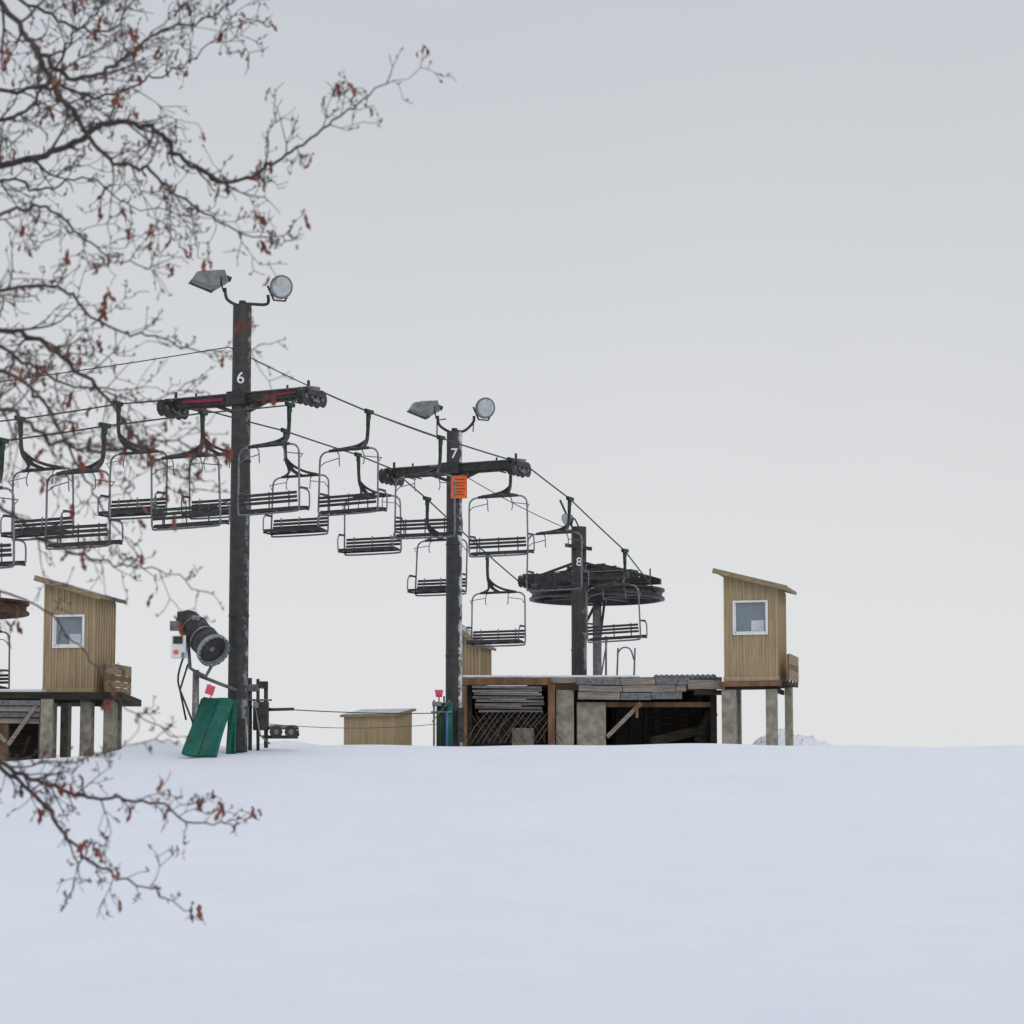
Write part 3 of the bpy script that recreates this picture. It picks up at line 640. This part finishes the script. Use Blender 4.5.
# ------------------------------------------------------------------ tree
tree=empty("bare_tree_with_dead_leaves"); rt=random.Random(33)
bt=B(); bl=B()
YT=13.0
trunk_x=P(-420,600,YT).x; tz=ground(trunk_x,YT)
trunk=smooth([V((trunk_x,YT,tz-.3)),V((trunk_x+.05,YT,tz+1.2)),V((trunk_x-.05,YT+.1,tz+3)),V((trunk_x+.1,YT,tz+5)),V((trunk_x+.0,YT+.1,tz+7.2)),V((trunk_x-.2,YT,tz+9))],5)
bt.tube(trunk,[.34-.26*i/(len(trunk)-1) for i in range(len(trunk))],M_bark,14)
def leaf(p, s):
    m=M_leaf if rt.random()<.65 else M_leaf2
    d=V((rt.gauss(0,.4),rt.gauss(0,.4),-1)).normalized(); side=d.cross(V((rt.gauss(0,1),rt.gauss(0,1),.2))).normalized(); nrm=d.cross(side)
    L=s*rt.uniform(.5,1.5); W=L*rt.uniform(.25,.48)
    cols=[(0,0,0),(.3,.8,.1),(.55,.45,.16),(.72,1,.1),(1,0,-.05),(.72,-.9,.12),(.5,-.4,.2),(.28,-.8,.1)]
    k0=len(bl.v)
    for t,ss,nn in cols: bl.v.append(tuple(p+d*L*t+side*W*.5*ss+nrm*L*nn))
    for q_ in ((0,1,2,6,7),(2,3,4,5,6)): bl.face(tuple(k0+j for j in q_),m)
def grow(p, d, L, r, lvl):
    n=max(3,int(L/.05)); pts=[p]; rad=[r]; dd=d.copy()
    for i in range(n):
        dd=(dd+V((rt.gauss(0,.19),rt.gauss(0,.15),rt.gauss(0,.21)))+V((.025,0,.02))).normalized()
        p=p+dd*(L/n); pts.append(p); rad.append(max(.0017,r*(1-.75*(i+1)/n)))
    bt.tube(pts,rad,M_bark,5 if lvl<2 else 4,False)
    if lvl<3:
        k=rt.choice((3,3,4,5)) if lvl==1 else rt.choice((1,2,3))
        if L<.12: k=min(k,1)
        for _ in range(k):
            i=rt.randint(1,len(pts)-1); a=rt.choice((-1,1))*rt.uniform(.45,1.05)
            t=(pts[i]-pts[i-1]).normalized(); nd=Matrix.Rotation(a,3,'Y')@t; nd=Matrix.Rotation(rt.uniform(-.5,.5),3,'X')@nd
            grow(pts[i],nd,L*rt.uniform(.35,.68),max(.0019,rad[i]*.7),lvl+1)
    if rt.random()<(.08 if lvl<2 else .115):
        for _ in range(rt.choice((1,1,2,2,4))): leaf(pts[-1]+V((rt.gauss(0,.015),rt.gauss(0,.012),rt.gauss(0,.010))),.058)
    for _ in range(2):
        if rt.random()<.4:
            i=rt.randint(1,len(pts)-1); q=pts[i]; bt.tube([q,q+V((rt.gauss(0,.005),0,.008)),q+V((rt.gauss(0,.008),0,.014))],[.003,.004,.001],M_bark,4,False)
guides=[
 ([(-80,200),(0,168),(60,150),(108,124),(150,128),(185,160),(225,182),(268,166),(310,138),(352,108),(388,80)],.018,30,.40),
 ([(-80,-60),(10,15),(42,55),(80,78),(120,62),(160,32),(205,20),(245,-10)],.016,24,.40),
 ([(42,55),(66,105),(108,158),(150,172),(190,205),(235,232),(292,240)],.013,24,.34),
 ([(-80,60),(0,92),(50,85),(100,98),(150,78),(190,62),(232,18)],.012,20,.38),
 ([(-80,120),(0,120),(35,100),(70,40),(100,10),(130,-30)],.012,16,.38),
 ([(-80,260),(0,216),(45,208),(85,240),(125,262),(158,268)],.010,13,.28),
 ([(-80,350),(0,330),(50,348),(90,382),(130,430),(168,468),(205,490)],.015,24,.34),
 ([(-80,330),(0,292),(60,288),(108,328),(155,335),(210,352),(262,345)],.010,18,.27),
 ([(-80,440),(0,408),(50,440),(100,452),(160,440),(205,455)],.012,22,.32),
 ([(-80,470),(0,505),(45,540),(100,560),(150,568),(205,592)],.010,16,.28),
 ([(-80,380),(0,372),(40,400),(80,470),(110,520),(140,560)],.011,20,.28),
 ([(-80,560),(0,590),(50,615),(90,660),(130,710),(175,735)],.007,8,.18),
 ([(-90,730),(0,764),(50,786),(95,796),(150,802),(200,824),(240,818)],.013,20,.25),
 ([(0,764),(38,798),(66,836),(108,872),(150,888),(192,914)],.011,18,.23),
 ([(-90,700),(0,752),(60,762),(120,748),(170,740)],.006,9,.16),
 ([(66,836),(80,870),(62,905)],.005,4,.12),
 ([(-80,300),(0,345),(40,372),(100,392),(150,400),(200,380)],.010,17,.28),
 ([(-80,-20),(0,-10),(60,20),(110,30),(140,-10),(180,-40)],.011,14,.34),
 ([(-80,240),(0,180),(40,190),(90,178),(130,205),(190,215)],.009,14,.28),
]
last={}
for gi,(g,r0,nch,cl) in enumerate(guides):
    Yg=YT+rt.uniform(-1.1,1.0)
    sh={2:1,13:12,15:13}.get(gi)
    if sh is not None: Yg=last[sh]
    last[gi]=Yg
    ctr=[P(u,v,Yg+(.35*math.sin(i*1.3+gi) if i>0 else 0)) for i,(u,v) in enumerate(g)]
    if sh is not None:
        par=last[('pts',sh)]; ctr[0]=min(par,key=lambda q_:(q_-ctr[0]).length)
    else:
        zc=ctr[0].z; t_=V((trunk_x,YT,max(tz+1.0,min(tz+8.5,zc-.9))))
        ctr=[t_, t_.lerp(ctr[0],.5)+V((0,0,-.15))]+ctr
    pts=smooth(ctr,7)
    pts=[p+V((rt.gauss(0,.008),rt.gauss(0,.008),rt.gauss(0,.008))) for p in pts]
    last[('pts',gi)]=pts
    n=len(pts); skip=0 if sh is not None else 14
    rad=[]
    for i in range(n):
        if i<skip: rad.append(r0*(1+1.6*(1-i/skip)))
        else: rad.append(max(.0028,r0*(1-.85*(i-skip)/(n-skip))))
    bt.tube(pts,rad,M_bark,7,False)
    for c_ in range(nch):
        fr=(c_+rt.random())/nch
        i=int(skip+3+(n-skip-4)*fr); i=min(i,n-1)
        t=(pts[i]-pts[i-1]).normalized(); a=(1 if c_%2 else -1)*rt.uniform(.4,1.0)
        nd=Matrix.Rotation(a,3,'Y')@t; nd=Matrix.Rotation(rt.uniform(-.45,.45),3,'X')@nd
        grow(pts[i],nd,cl*rt.uniform(.45,1.15)*(1-.38*fr),max(.0028,rad[i]*.55),1)
    grow(pts[-1],(pts[-1]-pts[-2]).normalized(),cl*.42,rad[-1],2)
bt.finish("trunk_and_branches",tree); bl.finish("leaves",tree)
bc=B(); bt=bc; bl=B()
for i in range(14):
    z=tz+rt.uniform(3,8.8); p=V((trunk_x,YT,z)); a=rt.uniform(math.pi*.55,math.pi*1.45)
    d=V((math.cos(a),math.sin(a),.5)).normalized(); q2=p+d*rt.uniform(1.2,2.2)
    pts=smooth([p,p.lerp(q2,.5)+V((0,0,-.1)),q2],6); bt.tube(pts,[.045-.03*j/(len(pts)-1) for j in range(len(pts))],M_bark,6,False)
    for _ in range(6):
        j=rt.randint(4,len(pts)-1); grow(pts[j],(d+V((rt.gauss(0,.5),rt.gauss(0,.5),rt.gauss(0,.4)))).normalized(),rt.uniform(.4,.8),.008,1)
bt.finish("back_limbs",tree); bl.finish("back_leaves",tree)
